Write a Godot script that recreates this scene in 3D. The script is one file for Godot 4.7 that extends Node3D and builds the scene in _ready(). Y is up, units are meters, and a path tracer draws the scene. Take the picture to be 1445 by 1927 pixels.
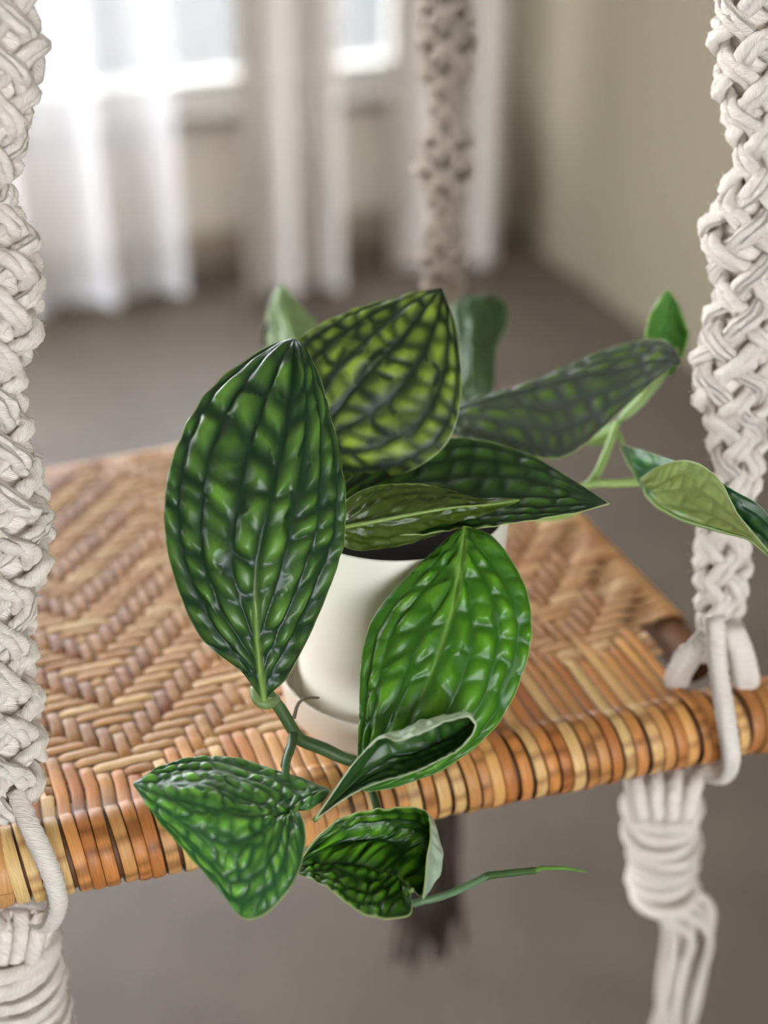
extends Node3D
# A potted vine on a woven cane tray that hangs on macrame ropes in a corner of a day-lit room.

const EYE := Vector3(0, 1.35, 0)
const PITCH := -31.0
const YAW := -21.5
const FOV := 38.0

var used := {}
var noise := FastNoiseLite.new()
var rng := RandomNumberGenerator.new()
var view := Basis()
var M := {}

# ------------------------------------------------------------------ helpers
func at(x: float, y: float, d: float) -> Vector3:
	var f := 963.5 / tan(deg_to_rad(FOV / 2))
	return EYE + view * Vector3((x - 722.5) / f * d, -(y - 963.5) / f * d, -d)

func lin(r: float, g: float, b: float) -> Color:
	return Color(r / 255.0, g / 255.0, b / 255.0).srgb_to_linear()

func numbered(called: String) -> String:
	var n: int = used.get(called, 0)
	used[called] = n + 1
	return called if n == 0 else "%s_%03d" % [called, n]

func thing(called: String, label: String, category: String, where := Vector3.ZERO, group := "") -> Node3D:
	var o := Node3D.new()
	o.name = numbered(called)
	add_child(o, true)
	o.position = where
	o.set_meta("label", label)
	o.set_meta("category", category)
	if group:
		o.set_meta("group", group)
	return o

func part(called: String, mesh: Mesh, mat: Material, parent: Node3D, label := "") -> MeshInstance3D:
	var o := MeshInstance3D.new()
	var taken := 0
	for c in parent.get_children():
		if str(c.name) == called or str(c.name).begins_with(called + "_0") or str(c.name).begins_with(called + "_1"):
			taken += 1
	o.name = called if taken == 0 else "%s_%03d" % [called, taken]
	o.mesh = mesh
	o.material_override = mat
	parent.add_child(o, true)
	if parent != self:
		var up: Node = parent
		var off := Vector3.ZERO
		while up is Node3D and up != self:
			off += (up as Node3D).position
			up = up.get_parent()
		o.position = -off      # every mesh is written in world metres
	if label:
		o.set_meta("label", label)
	return o

func struct(called: String, mesh: Mesh, mat: Material, where := Vector3.ZERO) -> MeshInstance3D:
	var o := MeshInstance3D.new()
	o.name = called
	o.mesh = mesh
	o.material_override = mat
	o.position = where
	add_child(o, true)
	o.set_meta("kind", "structure")
	return o

func box(size: Vector3) -> BoxMesh:
	var b := BoxMesh.new()
	b.size = size
	return b

func mat(color: Color, rough := 0.8, vertex := false) -> StandardMaterial3D:
	var m := StandardMaterial3D.new()
	m.albedo_color = color
	m.roughness = rough
	m.vertex_color_use_as_albedo = vertex
	return m

# rows of points -> arrays appended to a mesh; front faces on the side of (across x along)
func grid_arrays(rows: Array, wrap: bool, colors := [], uvs := []) -> Array:
	var n := rows.size()
	var w: int = rows[0].size()
	var v := PackedVector3Array()
	var nm := PackedVector3Array()
	var uv := PackedVector2Array()
	var cl := PackedColorArray()
	var ix := PackedInt32Array()
	for i in n:
		var r: PackedVector3Array = rows[i]
		var a: PackedVector3Array = rows[maxi(i - 1, 0)]
		var b: PackedVector3Array = rows[mini(i + 1, n - 1)]
		for j in w:
			var l := (j - 1 + w) % w if wrap else maxi(j - 1, 0)
			var k := (j + 1) % w if wrap else mini(j + 1, w - 1)
			var nn := (r[k] - r[l]).cross(b[j] - a[j])
			if nn.length_squared() < 1e-18:
				nn = (b[k] - b[l]).cross(b[j] - a[j]) + (a[k] - a[l]).cross(b[j] - a[j])
			nm.append(nn.normalized() if nn.length_squared() > 1e-20 else Vector3.UP)
			uv.append(uvs[i][j] if uvs else Vector2(float(j) / w, float(i) / n))
	for r in rows:
		v.append_array(r)
	if colors:
		for c in colors:
			cl.append_array(c)
	for i in n - 1:
		for j in (w if wrap else w - 1):
			var k := (j + 1) % w
			var p := i * w + j
			var q := i * w + k
			ix.append_array([p, p + w, q, q, p + w, q + w])
	var out := []
	out.resize(Mesh.ARRAY_MAX)
	out[Mesh.ARRAY_VERTEX] = v
	out[Mesh.ARRAY_NORMAL] = nm
	out[Mesh.ARRAY_TEX_UV] = uv
	if colors:
		out[Mesh.ARRAY_COLOR] = cl
	out[Mesh.ARRAY_INDEX] = ix
	return out

func join(list: Array) -> ArrayMesh:
	var v := PackedVector3Array()
	var nm := PackedVector3Array()
	var uv := PackedVector2Array()
	var cl := PackedColorArray()
	var ix := PackedInt32Array()
	var colored: bool = list[0][Mesh.ARRAY_COLOR] != null
	for a in list:
		var first := v.size()
		v.append_array(a[Mesh.ARRAY_VERTEX])
		nm.append_array(a[Mesh.ARRAY_NORMAL])
		uv.append_array(a[Mesh.ARRAY_TEX_UV])
		if colored:
			cl.append_array(a[Mesh.ARRAY_COLOR])
		for k in a[Mesh.ARRAY_INDEX]:
			ix.append(first + k)
	var out := []
	out.resize(Mesh.ARRAY_MAX)
	out[Mesh.ARRAY_VERTEX] = v
	out[Mesh.ARRAY_NORMAL] = nm
	out[Mesh.ARRAY_TEX_UV] = uv
	if colored:
		out[Mesh.ARRAY_COLOR] = cl
	out[Mesh.ARRAY_INDEX] = ix
	var m := ArrayMesh.new()
	m.add_surface_from_arrays(Mesh.PRIMITIVE_TRIANGLES, out)
	return m

# a smooth curve through points, resampled evenly
func curve(points: Array, step: float) -> PackedVector3Array:
	var c := Curve3D.new()
	c.bake_interval = step * 0.5
	for i in points.size():
		var a: Vector3 = points[maxi(i - 1, 0)]
		var b: Vector3 = points[mini(i + 1, points.size() - 1)]
		var t := (b - a) / 6.0
		c.add_point(points[i], -t, t)
	var n := maxi(3, int(c.get_baked_length() / step))
	var out := PackedVector3Array()
	for i in n + 1:
		out.append(c.sample_baked(c.get_baked_length() * i / n, true))
	return out

# a rope or stem: rings along a path; ply > 0 gives it the lobes of laid strands
func tube_arrays(p: PackedVector3Array, radius: Callable, sides: int, ply := 0, lay := 0.0, color = null) -> Array:
	var rows := []
	var colors := []
	var uvs := []
	var n := p.size()
	var t0 := (p[1] - p[0]).normalized()
	var u := t0.cross(Vector3(0.31, 0.2, 0.93)).normalized()
	var run := 0.0
	for i in range(-1, n + 1):
		var k := clampi(i, 0, n - 1)
		var t := (p[mini(k + 1, n - 1)] - p[maxi(k - 1, 0)]).normalized()
		u = (u - t * u.dot(t)).normalized()
		var w := t.cross(u)
		if i > 0 and i < n:
			run += p[i].distance_to(p[i - 1])
		var r: float = radius.call(float(k) / (n - 1)) * (0.25 if i != k else 1.0)
		var ring := PackedVector3Array()
		var cr := PackedColorArray()
		var uvr := PackedVector2Array()
		for j in sides:
			var a := -TAU * j / sides
			var rr := r
			if ply:
				rr *= 0.84 + 0.22 * absf(cos((a * ply + run * lay) * 0.5))
			ring.append(p[k] + (u * cos(a) + w * sin(a)) * rr)
			uvr.append(Vector2(float(j) / sides - (run * lay / (TAU * ply) if ply else 0.0), run * 40.0))
			if color != null:
				cr.append(color.call(float(k) / (n - 1), a))
		rows.append(ring)
		uvs.append(uvr)
		if color != null:
			colors.append(cr)
	return grid_arrays(rows, true, colors, uvs)

func tube(p: PackedVector3Array, r: float, sides: int, ply := 0, lay := 0.0) -> ArrayMesh:
	return join([tube_arrays(p, func(_t): return r, sides, ply, lay)])

# a flat cane strip, domed on top, along a path whose upward side is given
func strip(p: PackedVector3Array, ups: PackedVector3Array, half: float, thick: float, tones: PackedColorArray) -> ArrayMesh:
	var prof := [Vector2(-1, -0.1), Vector2(-0.86, 0.62), Vector2(-0.35, 1.0), Vector2(0.35, 1.0), Vector2(0.86, 0.62), Vector2(1, -0.1), Vector2(0, -0.3)]
	var rows := []
	var colors := []
	var uvs := []
	var run := rng.randf() * 5.0
	for i in p.size():
		var t := (p[mini(i + 1, p.size() - 1)] - p[maxi(i - 1, 0)]).normalized()
		var s := t.cross(ups[i]).normalized()
		var u := s.cross(t)
		if i:
			run += p[i].distance_to(p[i - 1])
		var ring := PackedVector3Array()
		var cr := PackedColorArray()
		var uvr := PackedVector2Array()
		for k in prof.size():
			var q: Vector2 = prof[k]
			ring.append(p[i] + s * (q.x * half) + u * (q.y * thick))
			var edge := 0.72 if absf(q.x) > 0.95 else 1.0
			cr.append(Color(tones[i].r * edge, tones[i].g * edge, tones[i].b * edge))
			uvr.append(Vector2(run * 9.0, k / 7.0 + fmod(tones[0].r * 17.0, 1.0)))
		rows.append(ring)
		colors.append(cr)
		uvs.append(uvr)
	return join([grid_arrays(rows, true, colors, uvs)])

# ------------------------------------------------------------------ leaves
func hash1(a: float, b: float) -> float:
	return fposmod(sin(a * 127.1 + b * 311.7) * 43758.5453, 1.0)

const VEIN_AT := [0.0, 0.36, 0.68, 0.90]
const VEIN_START := [0.0, 0.16, 0.06, 0.0]

# relief (0 at veins, 1 on the blisters between), a tone for the blister, and how near the midrib is
func blister(s: float, v: float, sd: float, cells: float, half: float) -> Vector2:
	# half: half the blade's width here, in blade lengths
	var a := absf(s)
	var side := 1.0 if s > 0 else -1.0
	a = maxf(0.0, a + 0.02 * noise.get_noise_2d(v * 70.0 + sd * 31.0, side * 40.0))
	var lo := 0.0
	var hi := 1.06
	var k := 0
	for i in [1, 2, 3]:
		var vs: float = VEIN_START[i] + 0.06 * (hash1(sd + i, side) - 0.5)
		var edge: float = (VEIN_AT[i] + 0.07 * (hash1(sd * 2 + i, side) - 0.5)) * (1.0 - exp(-maxf(v - vs, 0.0) / 0.15))
		if a >= edge:
			lo = edge
			k = i
		else:
			hi = edge
			break
	var x := (a - lo) / maxf(hi - lo, 1e-4)
	var real := (hi - lo) * half * cells
	var px := (x - 0.5) * real + 0.22 * noise.get_noise_2d(v * 90.0 + sd * 3.0, x * 20.0 + k * 40.0)
	var py := v * cells * (1.0 + 0.12 * k) - absf(x - 0.2) * real * 0.5 + 0.3 * noise.get_noise_2d(v * 60.0 + k * 77.0 + sd * 13.0, side * 90.0)
	var key := k * 7.3 + side * 3.1 + sd * 1.7
	var f1 := 9.0
	var f2 := 9.0
	var who := 0.0
	var next := 0.0
	var by := floorf(py)
	var bx := floorf(px + 0.5)
	for m in [-1, 0, 1]:
		for q in [-1, 0, 1]:
			var cx: float = bx + m
			var cy: float = by + q
			var h1 := hash1(cx * 1.3 + key, cy * 2.1 + key * 0.7)
			var h2 := hash1(cy * 1.9 + key * 1.1, cx * 0.7 + key)
			var d := Vector2(cx + 0.6 * (h1 - 0.5) - px, cy + 0.15 + 0.7 * h2 - py).length()
			if d < f1:
				f2 = f1
				next = who
				f1 = d
				who = hash1(h1 * 9.0, h2 * 7.0)
			elif d < f2:
				f2 = d
				next = hash1(h1 * 9.0, h2 * 7.0)
	var dome := 1.0 - pow(absf(2.0 * x - 1.0), 2.3)
	var deep := smoothstep(0.1, 0.8, hash1(who + next, who * next * 4.0))
	var puffy := lerpf(lerpf(0.48, 0.05, deep), 1.0, smoothstep(0.0, 0.8, f2 - f1))
	var wide := clampf((hi - lo) * half * 26.0, 0.0, 1.0)
	var h := dome * puffy * wide
	if k == 3:
		h *= 0.8 * (1.0 - smoothstep(0.5, 1.0, x))
	return Vector2(h, who)

func hermite(p0: Vector3, p1: Vector3, m0: Vector3, m1: Vector3, t: float) -> Vector3:
	var t2 := t * t
	var t3 := t2 * t
	return p0 * (2 * t3 - 3 * t2 + 1) + m0 * (t3 - 2 * t2 + t) + p1 * (-2 * t3 + 3 * t2) + m1 * (t3 - t2)

# rows: [v, p0, p1, ... ] from base to tip, each p a Vector3 (column x, row y of the measured outline, metres from the eye plane)
func leaf(parent: Node3D, rows: Array, o: Dictionary) -> MeshInstance3D:
	var nc: int = rows[0].size() - 1
	var mid: int = o.get("mid", nc / 2)
	var nu: int = o.get("nu", 64)
	var nv: int = o.get("nv", 110)
	var sd: float = o.get("seed", 1.0)
	var crease: float = o.get("crease", 0.5)
	var puff: float = o.get("puff", 0.0)
	var amp: float = o.get("amp", 0.0014)
	var cells: float = o.get("cells", 11.0)
	var ctrl := []
	for r in rows:
		var l := []
		for k in nc:
			var q: Vector3 = r[k + 1]
			l.append(at(q.x, q.y, q.z))
		ctrl.append(l)
	var vs := []
	for r in rows:
		vs.append(float(r[0]))
	var n := rows.size()
	var base := []
	for i in nv + 1:
		var tt := float(i) / nv
		var v := tt * tt * (3 - 2 * tt) * 0.5 + tt * 0.5
		var g := 0
		while g < n - 2 and v > vs[g + 1]:
			g += 1
		var t: float = (v - vs[g]) / (vs[g + 1] - vs[g])
		var across := []
		for k in nc:
			var h: float = vs[g + 1] - vs[g]
			var m0: Vector3 = (ctrl[g + 1][k] - ctrl[g][k]) / h if g == 0 else (ctrl[g + 1][k] - ctrl[g - 1][k]) / (vs[g + 1] - vs[g - 1])
			var m1: Vector3 = (ctrl[g + 1][k] - ctrl[g][k]) / h if g == n - 2 else (ctrl[g + 2][k] - ctrl[g][k]) / (vs[g + 2] - vs[g])
			across.append(hermite(ctrl[g][k], ctrl[g + 1][k], m0 * h, m1 * h, t))
		var line := PackedVector3Array()
		for j in nu + 1:
			var c := float(j) / nu * (nc - 1)
			var e := mini(int(c), nc - 2)
			var tan0: Vector3
			var tan1: Vector3
			var d: Vector3 = across[e + 1] - across[e]
			tan0 = d if e == 0 else ((across[e + 1] - across[e - 1]) * 0.5).lerp(d, crease if e == mid else 0.0)
			tan1 = d if e == nc - 2 else ((across[e + 2] - across[e]) * 0.5).lerp(d, crease if e + 1 == mid else 0.0)
			line.append(hermite(across[e], across[e + 1], tan0, tan1, c - e))
		base.append(line)
	# which way the upper side looks
	var ci := nv / 2
	var cj: int = int(float(mid) / (nc - 1) * nu)
	var cn: Vector3 = (base[ci][cj + 2] - base[ci][cj - 2]).cross(base[ci + 2][cj] - base[ci - 2][cj])
	if (cn.dot(EYE - base[ci][cj]) > 0) != (o.get("face", 1) > 0):
		for i in nv + 1:
			base[i].reverse()
		mid = nc - 1 - mid
	var dark: Color = o.get("dark", lin(26, 58, 30))
	var light: Color = o.get("light", lin(92, 142, 48))
	var under: Color = o.get("under", lin(140, 165, 105))
	var rib: Color = o.get("rib", lin(150, 182, 92))
	var rimc: Color = o.get("rim", lin(176, 190, 120))
	var top := []
	var low := []
	var topc := []
	var lowc := []
	var thick := 0.00035
	var length := 0.0
	for i in nv:
		length += base[i][cj].distance_to(base[i + 1][cj])
	for i in nv + 1:
		var tt := float(i) / nv
		var v := tt * tt * (3 - 2 * tt) * 0.5 + tt * 0.5
		var a := PackedVector3Array()
		var b := PackedVector3Array()
		var ca := PackedColorArray()
		var cb := PackedColorArray()
		var r: PackedVector3Array = base[i]
		var r0: PackedVector3Array = base[maxi(i - 1, 0)]
		var r1: PackedVector3Array = base[mini(i + 1, nv)]
		var wide := 0.0
		for j in nu:
			wide += r[j].distance_to(r[j + 1])
		var ends := smoothstep(0.0, 0.012, wide * 0.5)
		for j in nu + 1:
			var c := float(j) / nu * (nc - 1)
			var s := (c - mid) / mid if c < mid else (c - mid) / (nc - 1 - mid)
			var nn := (r[mini(j + 1, nu)] - r[maxi(j - 1, 0)]).cross(r1[j] - r0[j])
			nn = nn.normalized() if nn.length_squared() > 1e-16 else Vector3.ZERO
			var q := blister(s, v, sd, cells, wide * 0.5 / length)
			var sharp := 1.0 - absf(s)
			var h := q.x * (0.92 + 0.16 * noise.get_noise_2d(s * 50 + sd * 9, v * 90)) * ends
			var gro := exp(-pow(s * wide * 0.5 / 0.0011, 2.0))
			var lift := amp * h * lerpf(0.7, 1.15, q.y) - 0.0005 * gro * ends + puff * 4.0 * absf(s) * sharp * ends
			lift += 0.0012 * noise.get_noise_2d(v * 60.0 + sd * 7.0, s * 40.0) * ends
			a.append(r[j] + nn * (lift + thick))
			b.append(r[j] + nn * (lift - thick * clampf(sharp * 12.0, 0.0, 1.0)))
			var fine := 0.5 + 0.5 * noise.get_noise_2d(s * 300.0 + sd * 5.0, v * 420.0)
			var mixed: float = pow(h, o.get("tone", 1.1)) * lerpf(0.5, 1.0, q.y) * lerpf(0.8, 1.15, fine)
			var col := dark.lerp(light, clampf(mixed, 0.0, 1.0))
			var ribw: float = o.get("ribw", 0.0011) * (1.05 - v)
			var near_rib: float = exp(-pow(s * wide * 0.5 / maxf(ribw, 1e-5), 2.0)) * (1.0 - smoothstep(0.06, o.get("ribv", 0.5), v)) * o.get("ribk", 0.9)
			col = col.lerp(rib, near_rib)
			var m := smoothstep(0.0, 1.0, 1.0 - sharp * wide * 0.5 / 0.0007)
			col = col.lerp(rimc, m * 0.8)
			ca.append(col)
			var net := lerpf(0.72, 1.0, smoothstep(0.0, 0.5, q.x)) * lerpf(0.85, 1.1, fine)
			var uc := Color(under.r * net, under.g * net, under.b * net).lerp(rib, exp(-pow(s * wide * 0.5 / 0.0012, 2.0)) * 0.5)
			cb.append(uc.lerp(rimc, m * 0.8))
		b.reverse()
		cb.reverse()
		top.append(a)
		low.append(b)
		topc.append(ca)
		lowc.append(cb)
	var arrays := [grid_arrays(top, false, topc), grid_arrays(low, false, lowc)]
	# the cut edge all round
	var edge_rows := []
	var edge_cols := []
	for side in [0, nu]:
		var rr := []
		var cc := []
		for i in nv + 1:
			var p: Vector3 = top[i][side]
			var q: Vector3 = low[i][nu - side]
			rr.append(PackedVector3Array([q, p]) if side == 0 else PackedVector3Array([p, q]))
			cc.append(PackedColorArray([rimc, rimc]))
		edge_rows.append(rr)
		edge_cols.append(cc)
	for k in 2:
		arrays.append(grid_arrays(edge_rows[k], false, edge_cols[k]))
	var mesh := join(arrays)
	var l := part("leaf", mesh, o.get("mat", M.leaf), parent, o.get("label", ""))
	# raised midrib under the blade
	var keel := PackedVector3Array()
	for i in range(0, int(nv * 0.94), 3):
		var jm := int(float(mid) / (nc - 1) * nu)
		keel.append(low[i][nu - jm] + (low[i][nu - jm] - top[i][jm]).normalized() * lerpf(0.0009, 0.0002, float(i) / nv))
	part("midrib", join([tube_arrays(keel, func(t): return lerpf(0.0011, 0.0003, t), 6)]), M.rib, l)
	return l

func V(x: float, y: float, z: float) -> Vector3:
	return Vector3(x, y, z)

# ------------------------------------------------------------------ textures
func noise_tex(freq: float, size: Vector2i, low: float, high: float, sd: int, normal := false, octaves := 4) -> NoiseTexture2D:
	var n := FastNoiseLite.new()
	n.seed = sd
	n.frequency = freq
	n.fractal_octaves = octaves
	var t := NoiseTexture2D.new()
	t.width = size.x
	t.height = size.y
	t.seamless = true
	t.noise = n
	if normal:
		t.as_normal_map = true
		t.bump_strength = 3.0
	else:
		var g := Gradient.new()
		g.set_color(0, Color(low, low, low))
		g.set_color(1, Color(high, high, high))
		t.color_ramp = g
	return t

func streaks(size: Vector2i, low: float, high: float, sd: int) -> ImageTexture:
	var im := Image.create(size.x, size.y, false, Image.FORMAT_RGB8)
	var n := FastNoiseLite.new()
	n.seed = sd
	n.frequency = 1.0
	for y in size.y:
		for x in size.x:
			var a := TAU * x / size.x
			var s := 0.5 + 0.55 * n.get_noise_3d(cos(a) * 0.9, sin(a) * 0.9, y * 0.37) + 0.3 * n.get_noise_3d(cos(a) * 2.4 + 9, sin(a) * 2.4, y * 0.9)
			var k := lerpf(low, high, clampf(s, 0, 1))
			im.set_pixel(x, y, Color(k, k, k))
	return ImageTexture.create_from_image(im)

func make_materials() -> void:
	M.leaf = mat(Color.WHITE, 0.37, true)
	M.leaf.metallic_specular = 0.5
	M.leaf.backlight_enabled = true
	M.leaf.backlight = Color(0.30, 0.30, 0.30).linear_to_srgb()
	M.leaf_matte = M.leaf.duplicate()
	M.leaf_matte.roughness = 0.5
	M.rib = mat(Color(0.50, 0.60, 0.30), 0.5)
	M.stem = mat(Color.WHITE, 0.5, true)
	M.cane = mat(Color(1.0, 0.95, 0.87), 0.46, true)
	M.cane.metallic_specular = 0.42
	M.cane.albedo_texture = streaks(Vector2i(256, 128), 0.70, 1.0, 3)
	M.cane.heightmap_enabled = true
	M.cane.heightmap_texture = M.cane.albedo_texture
	M.cane.heightmap_scale = 0.03
	M.pole = mat(Color(0.42, 0.26, 0.13), 0.6)
	M.cotton = mat(Color(1.0, 0.96, 0.915), 0.95)
	M.cotton.albedo_texture = noise_tex(0.09, Vector2i(256, 256), 0.86, 1.0, 8)
	M.cotton.uv1_scale = Vector3(1, 0.22, 1)
	M.cotton.heightmap_enabled = true
	M.cotton.heightmap_texture = noise_tex(0.12, Vector2i(256, 256), 0.0, 1.0, 9, false, 5)
	M.cotton.heightmap_scale = 0.055
	M.cotton.rim_enabled = true
	M.cotton.rim = 0.4
	M.cotton_shaded = M.cotton.duplicate()
	M.cotton_shaded.albedo_color = Color(0.74, 0.68, 0.62)  # same cream cotton, darkened in colour to stand for shade on the back rope
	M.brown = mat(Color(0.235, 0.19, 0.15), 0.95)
	M.pot = mat(Color(0.92, 0.905, 0.85), 0.38)
	M.saucer = mat(Color(0.88, 0.84, 0.78), 0.45)
	M.soil = mat(Color(0.12, 0.09, 0.07), 1.0)
	M.wall = mat(Color(0.445, 0.408, 0.334), 0.9)
	M.wall.heightmap_enabled = true
	M.wall.heightmap_texture = noise_tex(0.05, Vector2i(256, 256), 0, 1, 21)
	M.wall.heightmap_scale = 0.05
	M.wall.uv1_triplanar = true
	M.wall.uv1_world_triplanar = true
	M.floor = mat(Color(0.36, 0.322, 0.286), 0.5)
	M.floor.metallic_specular = 0.32
	M.floor.albedo_texture = noise_tex(0.01, Vector2i(512, 512), 0.90, 1.0, 22)
	M.floor.uv1_triplanar = true
	M.floor.uv1_world_triplanar = true
	M.paving = mat(Color(0.030, 0.032, 0.031).linear_to_srgb(), 1.0)
	M.paving.specular_mode = BaseMaterial3D.SPECULAR_DISABLED
	M.base = mat(Color(0.52, 0.47, 0.40), 0.6)
	M.ceiling = mat(Color(0.70, 0.69, 0.66), 0.9)
	M.board = mat(Color(0.40, 0.38, 0.35), 0.9)
	M.board.metallic_specular = 0.1
	M.sill = mat(Color(0.66, 0.65, 0.62), 0.8)
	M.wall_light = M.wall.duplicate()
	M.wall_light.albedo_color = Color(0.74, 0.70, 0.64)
	M.white = mat(Color(0.90, 0.90, 0.88), 0.6)
	M.glass = mat(Color(1, 1, 1, 0.08), 0.05)
	M.glass.transparency = BaseMaterial3D.TRANSPARENCY_ALPHA
	M.sheer = mat(Color(0.93, 0.92, 0.92, 0.56), 0.95)
	M.sheer.transparency = BaseMaterial3D.TRANSPARENCY_ALPHA
	M.sheer.backlight_enabled = true
	M.sheer.backlight = Color(0.30, 0.30, 0.31)
	M.drape = mat(Color(0.80, 0.77, 0.74, 0.97), 0.95)
	M.drape.transparency = BaseMaterial3D.TRANSPARENCY_ALPHA
	M.drape.backlight_enabled = true
	M.drape.backlight = Color(0.22, 0.205, 0.19)

# ------------------------------------------------------------------ room
func wall_with_opening(called: String, lo: Vector3, hi: Vector3, hole_lo: Vector2, hole_hi: Vector2, along_x: bool, m: Material) -> void:
	var b := CSGCombiner3D.new()
	b.name = called
	add_child(b, true)
	b.set_meta("kind", "structure")
	var w := CSGBox3D.new()
	w.name = "wall_body"
	w.size = hi - lo
	w.position = (hi + lo) / 2
	w.material = m
	b.add_child(w)
	var h := CSGBox3D.new()
	h.name = "opening"
	h.operation = CSGShape3D.OPERATION_SUBTRACTION
	h.material = m
	if along_x:
		h.size = Vector3(hole_hi.x - hole_lo.x, hole_hi.y - hole_lo.y, (hi - lo).z + 0.2)
		h.position = Vector3((hole_hi.x + hole_lo.x) / 2, (hole_hi.y + hole_lo.y) / 2, (hi.z + lo.z) / 2)
	else:
		h.size = Vector3((hi - lo).x + 0.2, hole_hi.y - hole_lo.y, hole_hi.x - hole_lo.x)
		h.position = Vector3((hi.x + lo.x) / 2, (hole_hi.y + hole_lo.y) / 2, (hole_hi.x + hole_lo.x) / 2)
	b.add_child(h)

func window(called: String, lo: Vector2, hi: Vector2, at_z: float, along_x: bool, bars: int) -> void:
	var root := Node3D.new()
	root.name = called
	add_child(root, true)
	root.set_meta("kind", "structure")
	var place := func(u: float, y: float) -> Vector3: return Vector3(u, y, at_z) if along_x else Vector3(at_z, y, u)
	var size := func(u: float, y: float, t: float) -> Vector3: return Vector3(u, y, t) if along_x else Vector3(t, y, u)
	var w := 0.045
	var list := [[lo.x + w / 2, (lo.y + hi.y) / 2, w, hi.y - lo.y], [hi.x - w / 2, (lo.y + hi.y) / 2, w, hi.y - lo.y], [(lo.x + hi.x) / 2, lo.y + w / 2, hi.x - lo.x - 2 * w, w], [(lo.x + hi.x) / 2, hi.y - w / 2, hi.x - lo.x - 2 * w, w]]
	for k in range(1, bars):
		list.append([lerpf(lo.x, hi.x, float(k) / bars), (lo.y + hi.y) / 2, 0.05, hi.y - lo.y - 2 * w])
	for q in list:
		var m := part("window_frame", box(size.call(q[2], q[3], 0.05)), M.sill, root)
		m.position = place.call(q[0], q[1])
	for k in bars:
		var a := lerpf(lo.x, hi.x, float(k) / bars) + 0.03
		var b := lerpf(lo.x, hi.x, float(k + 1) / bars) - 0.03
		var g := part("pane", box(size.call(b - a, hi.y - lo.y - 0.08, 0.004)), M.glass, root)
		g.position = place.call((a + b) / 2, (lo.y + hi.y) / 2)

func curtain(x0: float, x1: float, z: float, hem: float, top: float, waves: float, deep: float, m: Material, label: String, sd: float) -> void:
	var o := thing("curtain", label, "curtain", Vector3((x0 + x1) / 2, hem, z), "sheer curtains along the window wall")
	var rows := []
	var nx := 120
	for i in 41:
		var v := i / 40.0
		var r := PackedVector3Array()
		for j in nx + 1:
			var u := float(j) / nx
			var ph := u * waves * TAU + 0.6 * sin(v * 2.0 + sd) + sd
			r.append(Vector3(lerpf(x0, x1, u) + 0.010 * sin(ph * 2.0), lerpf(hem, top, v), z + deep * (sin(ph) + 0.35 * sin(ph * 2.3 + sd + v))))
		rows.append(r)
	part("cloth", join([grid_arrays(rows, false)]), m, o)
	var hr := []
	for k in [0.0, 0.03]:
		var r := PackedVector3Array()
		for p in rows[0]:
			r.append(p + Vector3(0, k + 0.002, 0.004))
		hr.append(r)
	part("hem", join([grid_arrays(hr, false)]), m, o)

func room() -> void:
	struct("floor", box(Vector3(4.2, 0.1, 7.0)), M.floor, Vector3(-0.2, -0.05, -0.2))
	struct("ceiling", box(Vector3(4.2, 0.1, 7.0)), M.ceiling, Vector3(-0.2, 2.75, -0.2))
	struct("wall_right", box(Vector3(0.12, 2.7, 6.6)), M.wall, Vector3(1.71, 1.35, -0.2))
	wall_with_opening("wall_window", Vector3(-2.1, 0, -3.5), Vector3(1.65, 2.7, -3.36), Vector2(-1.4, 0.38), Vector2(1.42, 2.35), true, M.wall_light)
	window("window_1", Vector2(-1.4, 0.38), Vector2(1.42, 2.35), -3.45, true, 3)
	wall_with_opening("wall_left", Vector3(-2.1, 0, -3.36), Vector3(-1.98, 2.7, 3.1), Vector2(-3.25, 0.06), Vector2(-1.35, 2.5), false, M.wall)
	window("window_2", Vector2(-3.25, 0.06), Vector2(-1.35, 2.5), -2.05, false, 1)
	wall_with_opening("wall_back", Vector3(-2.1, 0, 3.1), Vector3(1.77, 2.7, 3.24), Vector2(-1.6, 1.1), Vector2(1.5, 2.4), true, M.wall)
	window("window_3", Vector2(-1.6, 1.1), Vector2(1.5, 2.4), 3.18, true, 3)
	struct("trim_sill", box(Vector3(2.9, 0.03, 0.16)), M.board, Vector3(0.01, 0.372, -3.34))
	struct("balcony_floor", box(Vector3(9.0, 0.1, 4.0)), M.paving, Vector3(-0.5, -0.05, -5.55))
	struct("balcony_wall", box(Vector3(9.0, 0.9, 0.12)), M.paving, Vector3(-0.5, 0.4, -7.5))
	struct("baseboard_window", box(Vector3(3.6, 0.075, 0.018)), M.base, Vector3(-0.17, 0.0375, -3.351))

# ------------------------------------------------------------------ tray
const PITCH_X := 0.0064
const X0 := 0.024
const Z0 := -0.503
const WEAVE_Y := 0.911
const NB := 53
const NA := 44

func rail_z(x: float) -> float:
	return lerpf(-0.489, -0.461, (x - 0.03) / 0.32)

const RAIL_Y := 0.897

func cane_tone(kind: int) -> Color:
	var pal := [lin(208, 176, 136), lin(194, 154, 112), lin(178, 136, 98), lin(200, 164, 120), lin(218, 194, 156), lin(170, 124, 90)]
	if kind == 1:
		pal = [lin(156, 110, 78), lin(172, 128, 90), lin(140, 92, 66), lin(182, 140, 98), lin(150, 110, 74), lin(128, 84, 60)]
	if kind == 2:
		pal = [lin(220, 168, 108), lin(204, 142, 84), lin(228, 188, 136), lin(178, 118, 68), lin(216, 162, 104), lin(194, 146, 94)]
	var a: Color = pal[rng.randi() % pal.size()]
	var b: Color = pal[rng.randi() % pal.size()]
	return a.lerp(b, rng.randf() * 0.6) * 1.5

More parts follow.
